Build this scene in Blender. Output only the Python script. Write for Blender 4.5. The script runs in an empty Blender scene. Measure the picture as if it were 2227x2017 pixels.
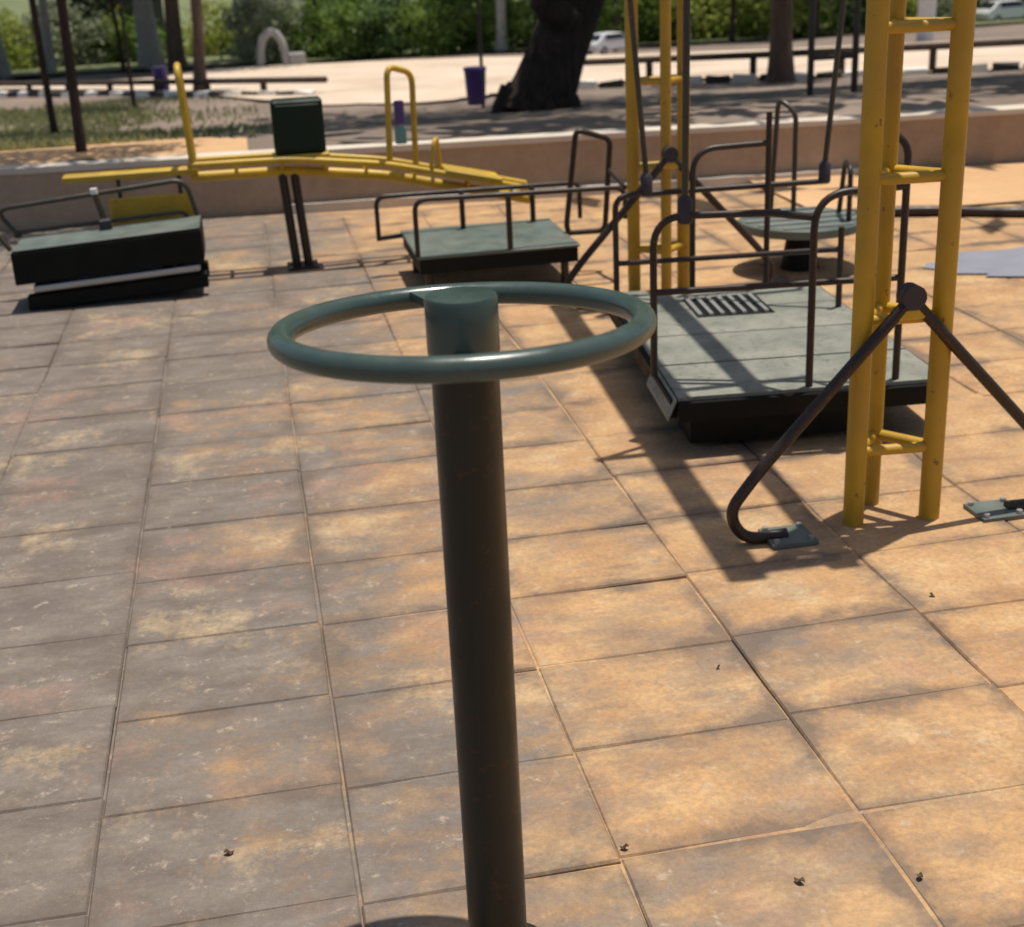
import bpy, math, random
from mathutils import Vector, Matrix
random.seed(7)
S = bpy.context.scene
COL = S.collection

# ------------------------------------------------------------------ camera (calibrated on the paving joints)
IMG_W, IMG_H = 2227.0, 2017.0
CX, CY = IMG_W/2, IMG_H/2
VX, VY = 1483.0-CX, 8800.0-CY            # vanishing point of the verticals
HX, HY = 490.0-CX, -115.0-CY             # vanishing point of the joints running away
FPX = math.sqrt(-(VX*HX+VY*HY))
dn = Vector((VX, VY, FPX)).normalized()
yy = Vector((HX, HY, FPX)).normalized()
yy = (yy-dn*yy.dot(dn)).normalized()
zz = -dn
xx = yy.cross(zz)
CAM_Z = 1.6
cam_d = bpy.data.cameras.new('camera'); cam = bpy.data.objects.new('camera', cam_d); COL.objects.link(cam)
right = Vector((xx.x, yy.x, zz.x)); down = Vector((xx.y, yy.y, zz.y)); fwd = Vector((xx.z, yy.z, zz.z))
m = Matrix.Identity(4)
for i in range(3):
    m[i][0], m[i][1], m[i][2] = right[i], -down[i], -fwd[i]
m[2][3] = CAM_Z
cam.matrix_world = m
cam_d.sensor_width = 36.0
cam_d.lens = FPX/IMG_W*36.0
cam_d.clip_start = 0.05; cam_d.clip_end = 2000
cam_d.dof.use_dof = True; cam_d.dof.focus_distance = 2.7; cam_d.dof.aperture_fstop = 5.0
S.camera = cam

# ------------------------------------------------------------------ sky, sun, exposure
SUN = Vector((0.150, 0.088, 1.0)).normalized()
world = bpy.data.worlds.new('World'); S.world = world; world.use_nodes = True
wn = world.node_tree; wn.nodes.clear()
wo = wn.nodes.new('ShaderNodeOutputWorld'); wb = wn.nodes.new('ShaderNodeBackground'); sk = wn.nodes.new('ShaderNodeTexSky')
sk.sky_type = 'NISHITA'; sk.sun_disc = False
sk.sun_elevation = math.asin(SUN.z); sk.sun_rotation = math.atan2(SUN.x, SUN.y)
sk.dust_density = 2.0
wb.inputs['Strength'].default_value = 0.085
wn.links.new(sk.outputs[0], wb.inputs[0]); wn.links.new(wb.outputs[0], wo.inputs[0])
sd = bpy.data.lights.new('sun', 'SUN'); sd.energy = 4.3; sd.angle = math.radians(0.53); sd.color = (1.0, 0.94, 0.84)
so = bpy.data.objects.new('sun', sd); COL.objects.link(so)
so.rotation_euler = (-SUN).to_track_quat('-Z', 'Y').to_euler()
S.view_settings.view_transform = 'Standard'; S.view_settings.look = 'None'
S.view_settings.exposure = 0.06; S.view_settings.gamma = 1.0; S.view_settings.use_curve_mapping = False
S.render.engine = 'CYCLES'

# ------------------------------------------------------------------ helpers
def proj(p):
    d = Vector(p)-Vector((0, 0, CAM_Z))
    w = d.dot(fwd)
    if w < 0.05: return None
    return (CX+FPX*d.dot(right)/w, CY+FPX*d.dot(down)/w, w)

def new_obj(name, verts, faces, mat, parent=None, smooth=False):
    me = bpy.data.meshes.new(name)
    me.from_pydata([tuple(v) for v in verts], [], faces)
    if smooth:
        me.polygons.foreach_set('use_smooth', [True]*len(me.polygons))
    me.update()
    if mat: me.materials.append(mat)
    o = bpy.data.objects.new(name, me); COL.objects.link(o)
    if parent:
        o.parent = parent
        o.matrix_parent_inverse = Matrix.Translation(-parent.location)
    return o

def thing(name, label, cat, loc=(0, 0, 0), group=None):
    o = bpy.data.objects.new(name, None); COL.objects.link(o)
    o.location = loc; o.empty_display_size = .1
    tag(o, label, cat, group); return o

def tag(o, label, cat, group=None):
    o['label'] = label; o['category'] = cat
    if group: o['group'] = group
    return o

def struct(o):
    o['kind'] = 'structure'; return o

class MB:
    """collects shapes for one mesh object"""
    def __init__(s): s.v = []; s.f = []
    def add(s, v, f):
        n = len(s.v); s.v += [Vector(p) for p in v]; s.f += [tuple(i+n for i in q) for q in f]
    def box(s, a, b, bev=0.0):
        x0, y0, z0 = a; x1, y1, z1 = b
        if bev <= 0:
            s.add([(x0,y0,z0),(x1,y0,z0),(x1,y1,z0),(x0,y1,z0),(x0,y0,z1),(x1,y0,z1),(x1,y1,z1),(x0,y1,z1)],
                  [(3,2,1,0),(4,5,6,7),(0,1,5,4),(1,2,6,5),(2,3,7,6),(3,0,4,7)])
        else:
            e = bev; rings = []
            for z, i in ((z0, e), (z0+e, 0), (z1-e, 0), (z1, e)):
                rings.append([(x0+i+0*e, y0+e if i == 0 else y0+i, z)] and
                             [(x0+i, y0+e, z), (x0+e, y0+i, z), (x1-e, y0+i, z), (x1-i, y0+e, z),
                              (x1-i, y1-e, z), (x1-e, y1-i, z), (x0+e, y1-i, z), (x0+i, y1-e, z)])
            v = [p for r in rings for p in r]; f = []
            for k in range(3):
                for j in range(8):
                    f.append((k*8+j, k*8+(j+1) % 8, (k+1)*8+(j+1) % 8, (k+1)*8+j))
            f.append(tuple(range(7, -1, -1))); f.append(tuple(range(24, 32)))
            s.add(v, f)
    def tube(s, pts, r, n=10, caps=True, closed=False):
        P = [Vector(p) for p in pts]; N = len(P)
        rr = r if isinstance(r, (list, tuple)) else [r]*N
        T = []
        for i in range(N):
            if closed: t = P[(i+1) % N]-P[i-1]
            else: t = P[min(i+1, N-1)]-P[max(i-1, 0)]
            T.append(t.normalized())
        u = T[0].orthogonal().normalized()
        v = []; f = []
        for i in range(N):
            u = (u-T[i]*u.dot(T[i])).normalized(); w = T[i].cross(u)
            for k in range(n):
                a = 2*math.pi*k/n
                v.append(P[i]+(u*math.cos(a)+w*math.sin(a))*rr[i])
        for i in range(N if closed else N-1):
            j = (i+1) % N
            for k in range(n):
                f.append((i*n+k, i*n+(k+1) % n, j*n+(k+1) % n, j*n+k))
        if caps and not closed:
            f.append(tuple(range(n-1, -1, -1))); f.append(tuple((N-1)*n+k for k in range(n)))
        s.add(v, f)
    def build(s, name, mat, parent=None, smooth=False):
        return new_obj(name, s.v, s.f, mat, parent, smooth)

def fillet(pts, rad, seg=6):
    P = [Vector(p) for p in pts]; out = [P[0]]
    for i in range(1, len(P)-1):
        a = (P[i-1]-P[i]); b = (P[i+1]-P[i])
        d = min(rad, a.length*.48, b.length*.48)
        A = P[i]+a.normalized()*d; B = P[i]+b.normalized()*d
        for k in range(seg+1):
            t = k/seg
            out.append(A*(1-t)**2+P[i]*2*t*(1-t)+B*t*t)
    out.append(P[-1]); return out

def autosmooth(o, ang=40):
    me = o.data
    me.polygons.foreach_set('use_smooth', [True]*len(me.polygons))
    me.set_sharp_from_angle(angle=math.radians(ang))
    return o

def tube(name, pts, r, mat, parent=None, rad=0, n=12):
    b = MB(); b.tube(fillet(pts, rad) if rad else pts, r, n)
    return autosmooth(b.build(name, mat, parent))

def box(name, a, b, mat, parent=None, bev=0.0):
    q = MB(); q.box(a, b, bev); return q.build(name, mat, parent)

# ------------------------------------------------------------------ materials
def base_mat(name):
    mt = bpy.data.materials.new(name); mt.use_nodes = True
    nt = mt.node_tree; nt.nodes.clear()
    out = nt.nodes.new('ShaderNodeOutputMaterial'); bs = nt.nodes.new('ShaderNodeBsdfPrincipled')
    nt.links.new(bs.outputs[0], out.inputs[0]); return mt, nt, bs, out

def noise(nt, vec, scale, detail=4, rough=.55):
    n = nt.nodes.new('ShaderNodeTexNoise'); n.inputs['Scale'].default_value = scale
    n.inputs['Detail'].default_value = detail; n.inputs['Roughness'].default_value = rough
    nt.links.new(vec, n.inputs['Vector']); return n.outputs['Fac']

def ramp(nt, fac, stops):
    r = nt.nodes.new('ShaderNodeValToRGB'); el = r.color_ramp.elements
    while len(el) < len(stops): el.new(.5)
    for e, (p, c) in zip(el, stops):
        e.position = p; e.color = (*c, 1) if len(c) == 3 else c
    nt.links.new(fac, r.inputs[0]); return r.outputs[0]

def mix(nt, fac, a, b, mode='MIX'):
    n = nt.nodes.new('ShaderNodeMix'); n.data_type = 'RGBA'; n.blend_type = mode
    for sock, val in ((n.inputs[0], fac), (n.inputs[6], a), (n.inputs[7], b)):
        if isinstance(val, (int, float)): sock.default_value = val
        elif isinstance(val, tuple): sock.default_value = (*val, 1)
        else: nt.links.new(val, sock)
    return n.outputs[2]

def bump(nt, bs, h, strength=.3, dist=.01):
    b = nt.nodes.new('ShaderNodeBump'); b.inputs['Strength'].default_value = strength; b.inputs['Distance'].default_value = dist
    nt.links.new(h, b.inputs['Height']); nt.links.new(b.outputs[0], bs.inputs['Normal'])

def pos(nt):
    return nt.nodes.new('ShaderNodeNewGeometry').outputs['Position']

def math_n(nt, op, a, b=0.0, clamp=False):
    n = nt.nodes.new('ShaderNodeMath'); n.operation = op; n.use_clamp = clamp
    for s, v in ((n.inputs[0], a), (n.inputs[1], b)):
        if isinstance(v, (int, float)): s.default_value = v
        else: nt.links.new(v, s)
    return n.outputs[0]

def paint(name, col, worn=(.16, .07, .03), amount=.6, rough=.4, scale=9.0, spec=.5, dust=(.33, .25, .17), dusty=.18):
    """enamel paint, slightly uneven, with rust chips and a film of dust"""
    mt, nt, bs, _ = base_mat(name); p = pos(nt)
    n1 = noise(nt, p, scale, 6, .6); n2 = noise(nt, p, scale*6, 5, .65); n3 = noise(nt, p, 3.1, 3)
    c = mix(nt, ramp(nt, n1, [(.35, (0, 0, 0)), (.7, (1, 1, 1))]), tuple(x*.82 for x in col), tuple(min(1, x*1.14) for x in col))
    chips = ramp(nt, n2, [(amount, (0, 0, 0)), (amount+.035, (1, 1, 1))])
    c = mix(nt, chips, c, worn)
    d = math_n(nt, 'MULTIPLY', ramp(nt, n3, [(.3, (0, 0, 0)), (.75, (1, 1, 1))]), dusty)
    c = mix(nt, d, c, dust)
    nt.links.new(c, bs.inputs['Base Color'])
    nt.links.new(ramp(nt, n1, [(.3, (rough-.1,)*3), (.75, (rough+.22,)*3)]), bs.inputs['Roughness'])
    bs.inputs['Specular IOR Level'].default_value = spec
    bump(nt, bs, n2, .12, .002)
    return mt

def rubber_tiles(edge=False):
    mt, nt, bs, _ = base_mat('rubber_tile' if edge else 'rubber_paving'); p = pos(nt)
    oi = nt.nodes.new('ShaderNodeObjectInfo').outputs['Random']
    sep = nt.nodes.new('ShaderNodeSeparateXYZ'); nt.links.new(p, sep.inputs[0])
    big = noise(nt, p, 1.15, 7, .66); mid = noise(nt, p, 4.2, 7, .68); fine = noise(nt, p, 70, 5, .75); grit = noise(nt, p, 240, 2, .6)
    # streaks of worn, dusty surface
    mp = nt.nodes.new('ShaderNodeMapping'); mp.inputs['Scale'].default_value = (1.0, 2.1, 1.0); nt.links.new(p, mp.inputs[0])
    streak = noise(nt, mp.outputs[0], 5.0, 7, .7)
    red = mix(nt, ramp(nt, mid, [(.3, (0, 0, 0)), (.7, (1, 1, 1))]), (.40, .21, .095), (.70, .44, .205))
    red = mix(nt, ramp(nt, oi, [(0, (0, 0, 0)), (1, (.25, .25, .25))]), red, (.43, .29, .165))
    grey = mix(nt, ramp(nt, streak, [(.33, (0, 0, 0)), (.68, (1, 1, 1))]), (.105, .097, .090), (.225, .205, .182))
    # trodden grey dust lies thick west of the swing, thin east of it
    g = math_n(nt, 'MULTIPLY', sep.outputs[0], -.63)
    g = math_n(nt, 'ADD', g, .92)
    g = math_n(nt, 'ADD', g, math_n(nt, 'MULTIPLY', math_n(nt, 'SUBTRACT', big, .5), 2.9))
    g = math_n(nt, 'ADD', g, math_n(nt, 'MULTIPLY', math_n(nt, 'SUBTRACT', streak, .5), 1.7))
    g = math_n(nt, 'ADD', g, math_n(nt, 'MULTIPLY', math_n(nt, 'SUBTRACT', oi, .5), .14), True)
    c = mix(nt, ramp(nt, g, [(.18, (0, 0, 0)), (.95, (.93, .93, .93))]), red, grey)
    pale = ramp(nt, noise(nt, p, 2.1, 9, .76), [(.545, (0, 0, 0)), (.70, (.85, .85, .85))])
    c = mix(nt, pale, c, (.60, .44, .25))
    dark = ramp(nt, noise(nt, mp.outputs[0], 1.7, 9, .74), [(.53, (0, 0, 0)), (.68, (.62, .62, .62))])
    c = mix(nt, dark, c, (.145, .115, .105))
    pink = ramp(nt, noise(nt, p, 1.9, 6, .7), [(.55, (0, 0, 0)), (.70, (.6, .6, .6))])
    c = mix(nt, pink, c, (.47, .26, .175))
    scuff = ramp(nt, noise(nt, p, 19, 8, .78), [(.57, (0, 0, 0)), (.66, (.6, .6, .6))])
    c = mix(nt, scuff, c, (.55, .45, .34))
    if edge:        # dirt caught along the tile margins, unevenly
        tc = nt.nodes.new('ShaderNodeTexCoord'); sx = nt.nodes.new('ShaderNodeSeparateXYZ'); nt.links.new(tc.outputs['Object'], sx.inputs[0])
        ex = math_n(nt, 'SUBTRACT', .24, math_n(nt, 'ABSOLUTE', sx.outputs[0])); ey = math_n(nt, 'SUBTRACT', .183, math_n(nt, 'ABSOLUTE', sx.outputs[1]))
        ed = math_n(nt, 'MINIMUM', ex, ey)
        nz = math_n(nt, 'MULTIPLY', math_n(nt, 'SUBTRACT', noise(nt, p, 2.6, 7, .68), .525), .42)
        ed = math_n(nt, 'SUBTRACT', ed, nz)
        c = mix(nt, ramp(nt, ed, [(.0, (.72,)*3), (.018, (.42,)*3), (.06, (.0,)*3)]), c, (.13, .105, .088))
    c = mix(nt, ramp(nt, fine, [(.35, (.0,)*3), (.70, (.45,)*3)]), c, (.14, .095, .07))
    c = mix(nt, ramp(nt, grit, [(.60, (0,)*3), (.74, (.22,)*3)]), c, (.50, .42, .33))
    nt.links.new(c, bs.inputs['Base Color']); bs.inputs['Roughness'].default_value = .88
    bs.inputs['Specular IOR Level'].default_value = .25
    h = math_n(nt, 'ADD', math_n(nt, 'MULTIPLY', fine, .5), math_n(nt, 'ADD', mid, streak))
    bump(nt, bs, h, .35, .012)
    return mt

def soil(name, stops, scale=.5, fine_scale=14, rough=.95, strength=.5):
    mt, nt, bs, _ = base_mat(name); p = pos(nt)
    a = noise(nt, p, scale, 7, .65); f = noise(nt, p, fine_scale, 6, .7)
    k = math_n(nt, 'ADD', math_n(nt, 'MULTIPLY', a, .75), math_n(nt, 'MULTIPLY', f, .25))
    nt.links.new(ramp(nt, k, stops), bs.inputs['Base Color']); bs.inputs['Roughness'].default_value = rough
    bump(nt, bs, f, strength, .03); return mt

def leaf_mat(name, a, b, trans=.5):
    mt, nt, bs, out = base_mat(name); p = pos(nt)
    c = mix(nt, ramp(nt, noise(nt, p, 1.6, 4), [(.35, (0,)*3), (.65, (1,)*3)]), a, b)
    nt.links.new(c, bs.inputs['Base Color']); bs.inputs['Roughness'].default_value = .55
    tr = nt.nodes.new('ShaderNodeBsdfTranslucent'); nt.links.new(c, tr.inputs[0])
    ms = nt.nodes.new('ShaderNodeMixShader'); ms.inputs[0].default_value = trans
    nt.links.new(bs.outputs[0], ms.inputs[1]); nt.links.new(tr.outputs[0], ms.inputs[2]); nt.links.new(ms.outputs[0], out.inputs[0])
    return mt

def bark(name, a, b, scale=3.0):
    mt, nt, bs, _ = base_mat(name); p = pos(nt)
    mp = nt.nodes.new('ShaderNodeMapping'); mp.inputs['Scale'].default_value = (5, 5, 1); nt.links.new(p, mp.inputs[0])
    n = noise(nt, mp.outputs[0], scale, 7, .7)
    nt.links.new(ramp(nt, n, [(.3, a), (.7, b)]), bs.inputs['Base Color']); bs.inputs['Roughness'].default_value = .95
    bump(nt, bs, n, .9, .05); return mt

def flat(name, col, rough=.5, metal=0.0):
    mt, nt, bs, _ = base_mat(name); p = pos(nt)
    n = noise(nt, p, 7, 5, .6)
    nt.links.new(mix(nt, n, tuple(x*.8 for x in col), tuple(min(1, x*1.2) for x in col)), bs.inputs['Base Color'])
    bs.inputs['Roughness'].default_value = rough; bs.inputs['Metallic'].default_value = metal; return mt

def plate():
    """scuffed checker plate: worn grey-green paint over steel, dusty"""
    mt, nt, bs, _ = base_mat('deck_plate'); p = pos(nt)
    a = noise(nt, p, 5, 7, .68); b = noise(nt, p, 38, 5, .7)
    c = mix(nt, ramp(nt, a, [(.3, (0,)*3), (.68, (1,)*3)]), (.14, .15, .12), (.29, .285, .235))
    c = mix(nt, ramp(nt, b, [(.55, (0,)*3), (.66, (.7,)*3)]), c, (.09, .095, .08))
    nt.links.new(c, bs.inputs['Base Color']); bs.inputs['Roughness'].default_value = .62
    bump(nt, bs, b, .25, .004); return mt

M = {}
M['tile'] = rubber_tiles(True); M['paving'] = rubber_tiles(False)
M['joint'] = soil('joint_dirt', [(.30, (.06, .043, .03)), (.5, (.15, .11, .08)), (.66, (.42, .35, .27))], 1.3, 30)
M['dirt'] = soil('dirt', [(.3, (.13, .095, .07)), (.5, (.20, .15, .115)), (.68, (.31, .235, .18))], .35, 9)
M['path'] = soil('pale_path', [(.3, (.40, .30, .21)), (.48, (.60, .47, .35)), (.7, (.70, .57, .45))], .45, 5)
M['lawn'] = soil('rough_lawn', [(.3, (.07, .09, .035)), (.55, (.15, .17, .07)), (.72, (.26, .23, .13))], .25, 5)
M['sand'] = soil('orange_sand', [(.3, (.50, .29, .14)), (.7, (.66, .42, .22))], .8, 12)
M['wall'] = soil('wall_render', [(.3, (.27, .185, .12)), (.5, (.39, .275, .185)), (.7, (.50, .375, .27))], 1.1, 22, .9, .2)
M['coping'] = soil('wall_coping', [(.3, (.52, .44, .35)), (.7, (.70, .62, .52))], 2, 30, .85, .2)
M['yellow'] = paint('yellow_paint', (.52, .305, .006), (.20, .085, .018), .635, .40, 5, .5, (.30, .18, .07), .40)
M['yellow2'] = paint('seesaw_yellow', (.56, .35, .008), (.20, .10, .02), .64, .37, 9, .5, (.35, .23, .09), .3)
M['dark'] = paint('dark_green_pipe_paint', (.020, .026, .017), (.085, .035, .016), .58, .36, 11, .5, (.20, .13, .08), .22)
M['brown'] = paint('dark_brown_pipe_paint', (.022, .012, .008), (.06, .028, .015), .60, .42, 11, .45, (.14, .09, .06), .10)
M['rim'] = paint('wheel_green_paint', (.036, .066, .056), (.10, .055, .03), .665, .24, 10, .6, (.20, .20, .165), .15)
M['post'] = paint('post_green_paint', (.014, .014, .009), (.045, .020, .010), .60, .34, 7, .4, (.08, .055, .035), .12)
M['skirt'] = paint('black_skirt_paint', (.004, .005, .004), (.02, .012, .008), .66, .6, 9, .2, (.05, .04, .03), .05)
M['deck'] = plate()
M['teal'] = paint('teal_plate_paint', (.085, .125, .112), (.10, .07, .045), .62, .45, 9, .5, (.28, .24, .19), .4)
M['green'] = paint('green_panel_paint', (.004, .018, .009), (.02, .015, .01), .70, .45, 6, .25, (.10, .09, .06), .02)
M['steel'] = flat('galvanised_steel', (.42, .42, .40), .42, .6)
M['block'] = flat('dark_rubber_block', (.035, .028, .034), .6)
M['purple'] = paint('purple_paint', (.065, .030, .20), (.05, .03, .05), .68, .45, 5)
M['tealpad'] = flat('teal_pad', (.16, .32, .33), .6)
M['bark'] = bark('dark_bark', (.012, .008, .006), (.085, .052, .036))
M['bark2'] = bark('brown_bark', (.09, .055, .038), (.20, .135, .10))
M['bark3'] = bark('pale_bark', (.30, .28, .25), (.56, .53, .48))
M['leafA'] = leaf_mat('leaf_mid_green', (.12, .20, .04), (.27, .38, .08))
M['leafB'] = leaf_mat('leaf_yellow_green', (.24, .30, .05), (.44, .48, .12))
M['leafC'] = leaf_mat('leaf_dark_green', (.07, .13, .045), (.16, .25, .08))
M['leafD'] = leaf_mat('leaf_grey_green', (.22, .26, .15), (.40, .43, .28))
M['dead'] = leaf_mat('dead_leaf', (.05, .028, .015), (.11, .06, .03), .1)
M['grass'] = leaf_mat('grass_blade', (.17, .20, .07), (.34, .34, .16), .3)
M['white'] = flat('white_limewash', (.78, .75, .70), .8)
M['black'] = flat('black_limewash', (.04, .038, .036), .8)
M['log'] = bark('weathered_rail', (.035, .022, .016), (.10, .07, .05), 5)
M['grey'] = flat('grey_concrete', (.36, .35, .33), .85)
M['greywall'] = flat('grey_plaster', (.17, .165, .16), .85)
M['carpaint'] = flat('white_car_paint', (.72, .72, .72), .25)
M['glass'] = flat('dark_glass', (.015, .017, .02), .08)
M['tyre'] = flat('tyre_rubber', (.02, .02, .02), .8)
M['blueg'] = flat('blue_grey_rubber', (.27, .27, .31), .35)

# ------------------------------------------------------------------ terrain
def wall_y(x): return 8.98-.085*x
def terr(y):
    if y < 10: return .33
    if y < 20: return .33-.107*(y-10)
    return -.74-.055*(min(y, 75)-20)

def ground_sheet():
    xs = [-900, -300, -100, -50, -30]+[-24+2*i for i in range(25)]+[30, 36, 44, 55, 75, 110, 300, 900]
    offs = [0.0, .12, .4, .8, 1.2, 1.6, 2.2, 3, 4, 5, 6, 7, 8, 9, 10, 11, 13, 15, 17, 19, 21, 24, 27, 30, 34, 38, 42, 46, 50, 55, 60, 66, 80, 120, 250, 500, 1100]
    v = []; f = []
    rows = [(-900, None), (-60, None), (-8, None), (0, None)]
    allrows = []
    for yv, _ in rows: allrows.append([(x, yv, -.05) for x in xs])
    allrows.append([(x, wall_y(max(-30, min(30, x)))+.10, -.05) for x in xs])
    for o in offs:
        r = []
        for x in xs:
            y = wall_y(max(-30, min(30, x)))+.10+.001+o
            z = terr(y)+random.uniform(-.012, .012)*(1+.06*o) if o > .2 else terr(y)-.015
            r.append((x, y, z))
        allrows.append(r)
    for r in allrows: v += r
    n = len(xs)
    for j in range(len(allrows)-1):
        for i in range(n-1): f.append((j*n+i, j*n+i+1, (j+1)*n+i+1, (j+1)*n+i))
    return struct(new_obj('ground', v, f, M['dirt'], None, False))
ground_sheet()

def draped(name, lo, hi, mat, lift=.03, nx=48, ny=10, jit=.18):
    """sheet between two polylines lo/hi (x -> y), lying on the terrain"""
    def at(poly, t):
        k = t*(len(poly)-1); i = min(int(k), len(poly)-2); u = k-i
        return (poly[i][0]*(1-u)+poly[i+1][0]*u, poly[i][1]*(1-u)+poly[i+1][1]*u)
    v = []; f = []
    for i in range(nx+1):
        a = at(lo, i/nx); b = at(hi, i/nx)
        for j in range(ny+1):
            u = j/ny
            x = a[0]*(1-u)+b[0]*u; y = a[1]*(1-u)+b[1]*u
            if j in (0, ny): y += random.uniform(-jit, jit)
            v.append((x, y, terr(y)+lift+.004*abs(y)*.3))
    for i in range(nx):
        for j in range(ny):
            k = i*(ny+1)+j; f.append((k, k+ny+1, k+ny+2, k+1))
    return struct(new_obj(name, v, f, mat))
# pale sunlit path beyond the dirt bank
draped('path', [(-26, 60), (-6.5, 43.0), (-1.7, 34), (1.3, 23.2), (2.9, 22.2), (4.5, 23.5), (7.0, 24.6), (10.2, 21.2), (12.1, 20.6), (26, 17)],
       [(-26, 64), (-7, 46.5), (-2.5, 45), (-.8, 52), (1.3, 51), (4.85, 48), (7.1, 46), (10.4, 40), (14, 35.5), (18, 33), (34, 29)], M['path'], .02, 70, 14, .25)
draped('lawn', [(-40, 63), (-5, 57), (8, 52.5), (16, 46), (22, 47), (50, 46)], [(-160, 500), (-10, 500), (10, 500), (125, 500), (250, 500), (390, 500)], M['lawn'], .05, 40, 16, .6)
# sandy verge just behind the wall on the left
draped('sand_verge', [(-9, 9.95), (-4, 9.55), (-1, 9.3), (-.4, 9.25), (.0, 9.2)], [(-9, 15), (-4, 14.0), (-1.2, 12.6), (-.5, 11.4), (0, 9.8)], M['sand'], .012, 40, 8, .2)

# ------------------------------------------------------------------ paving
# bedding under the tiles: drifted dust fills the joints here and there and leaves them open elsewhere
from mathutils import noise as mnoise
fv = []; ff = []; FX, FY = 200, 88
for i in range(FX+1):
    for j in range(FY+1):
        x = -9+20*i/FX; y = .2+(wall_y(x)-.22)*j/FY
        n_ = mnoise.fractal(Vector((x*1.3+4, y*1.6, 2.0)), 1.0, 2.0, 4)
        fv.append((x, y, max(-.011, min(-.0008, -.0052+n_*.0085))))
for i in range(FX):
    for j in range(FY):
        k = i*(FY+1)+j; ff.append((k, k+FY+1, k+FY+2, k+1))
floor = struct(new_obj('court_floor', fv, ff, M['paving']))
PX, PY, X0, Y0 = .48, .3655, -.43, 2.05
def tile_mesh(k):
    r = random.Random(100+k)
    hx, hy, e = PX/2-.0018, PY/2-.0018, .004
    c = [r.uniform(-.0018, .0018) for _ in range(4)]
    if k in (2, 5): c[r.randrange(4)] += .006
    q = [(-1, -1), (1, -1), (1, 1), (-1, 1)]
    v = [(sx*(hx-e), sy*(hy-e), c[i]) for i, (sx, sy) in enumerate(q)]
    v += [(sx*hx, sy*hy, c[i]-.005) for i, (sx, sy) in enumerate(q)]
    v += [(sx*hx, sy*hy, -.034) for sx, sy in q]
    f = [(0, 1, 2, 3)]
    for i in range(4):
        j = (i+1) % 4
        f += [(4+i, 4+j, j, i), (8+i, 8+j, 4+j, 4+i)]
    me = bpy.data.meshes.new('tile'); me.from_pydata(v, [], f); me.materials.append(M['tile']); me.update(); return me
tms = [tile_mesh(k) for k in range(7)]
cells = []
rt = random.Random(5)
for i in range(-14, 20):
    off = rt.uniform(-.02, .02)+(.07 if i < 0 else 0)
    for j in range(-4, 20):
        x = X0+PX*(i+.5)+rt.uniform(-.002, .002); y = Y0+PY*(j+.5)+off
        if y+PY/2 > wall_y(x)-.03: continue
        p = proj((x, y, 0)); near = p and -160 < p[0] < IMG_W+160 and p[1] < IMG_H+260
        cells.append((0 if near else 1, p[2] if p else 99, x, y, rt.uniform(-.006, .006), rt.uniform(-.0015, .0015), rt.randrange(7)))
cells.sort()
far = MB()
for n, (flag, d, x, y, rz, dz, k) in enumerate(cells):
    if n < 298 and flag == 0:
        o = bpy.data.objects.new('tile', tms[k]); COL.objects.link(o); o.location = (x, y, dz); o.rotation_euler = (0, 0, rz)
        o.parent = floor
    else:
        far.add([(v.co.x+x, v.co.y+y, v.co.z+dz) for v in tms[k].vertices], [tuple(p.vertices) for p in tms[k].polygons])
o = far.build('tile_field', M['paving'], floor); o['kind'] = 'stuff'
# worn blue-grey rubber mat and sand filled strip at the east side
rm = random.Random(4); N_ = 40
ring = [(4.85+1.65*math.cos(t)*(1+rm.uniform(-.07, .07)), 5.98+.48*math.sin(t)*(1+rm.uniform(-.2, .2)), .0075) for t in [2*math.pi*i/N_ for i in range(N_)]]
struct(new_obj('rubber_mat', ring, [tuple(range(N_))], M['blueg']))
b = MB(); b.add([(3.2, 7.42, .012), (9, 7.1, .012), (9, 8.15, .02), (3.2, 8.66, .02)], [(0, 1, 2, 3)]); struct(b.build('sand_strip', M['sand']))
k = tag(tube('pipe_kerb', [(3.0, 7.33, .03), (3.7, 7.28, .03), (4.2, 6.92, .03), (5.2, 6.80, .03), (8.5, 6.7, .03)], .03, M['brown'], None, .3),
        'dark brown pipe edging laid along the orange sand strip', 'edging')

# ------------------------------------------------------------------ low wall round the court
wl = thing('low_wall', 'long low brown rendered wall with pale coping behind the playground', 'wall', (0, wall_y(0), 0))
def wall_piece(name, x0, x1, y0, y1, z0, z1, mat):
    b = MB(); n = 24; v = []; f = []
    for i in range(n+1):
        x = x0+(x1-x0)*i/n; w = wall_y(x)
        for yv, zv in ((y0, z0), (y0, z1), (y1, z1), (y1, z0)): v.append((x, w+yv, zv+(random.uniform(-.004, .004) if zv == z1 else 0)))
    for i in range(n):
        for k in range(4): f.append((i*4+k, (i+1)*4+k, (i+1)*4+(k+1) % 4, i*4+(k+1) % 4))
    f.append((0, 1, 2, 3)); f.append(tuple(n*4+k for k in (3, 2, 1, 0)))
    b.add(v, f); return b.build(name, mat, wl)
wall_piece('body', -14, 16, 0, .16, -.05, .335, M['wall'])
wall_piece('coping', -14, 16, -.012, .175, .337, .372, M['coping'])
wall_piece('plinth', .2, 4.3, -.07, -.003, -.03, .05, M['coping'])

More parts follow.
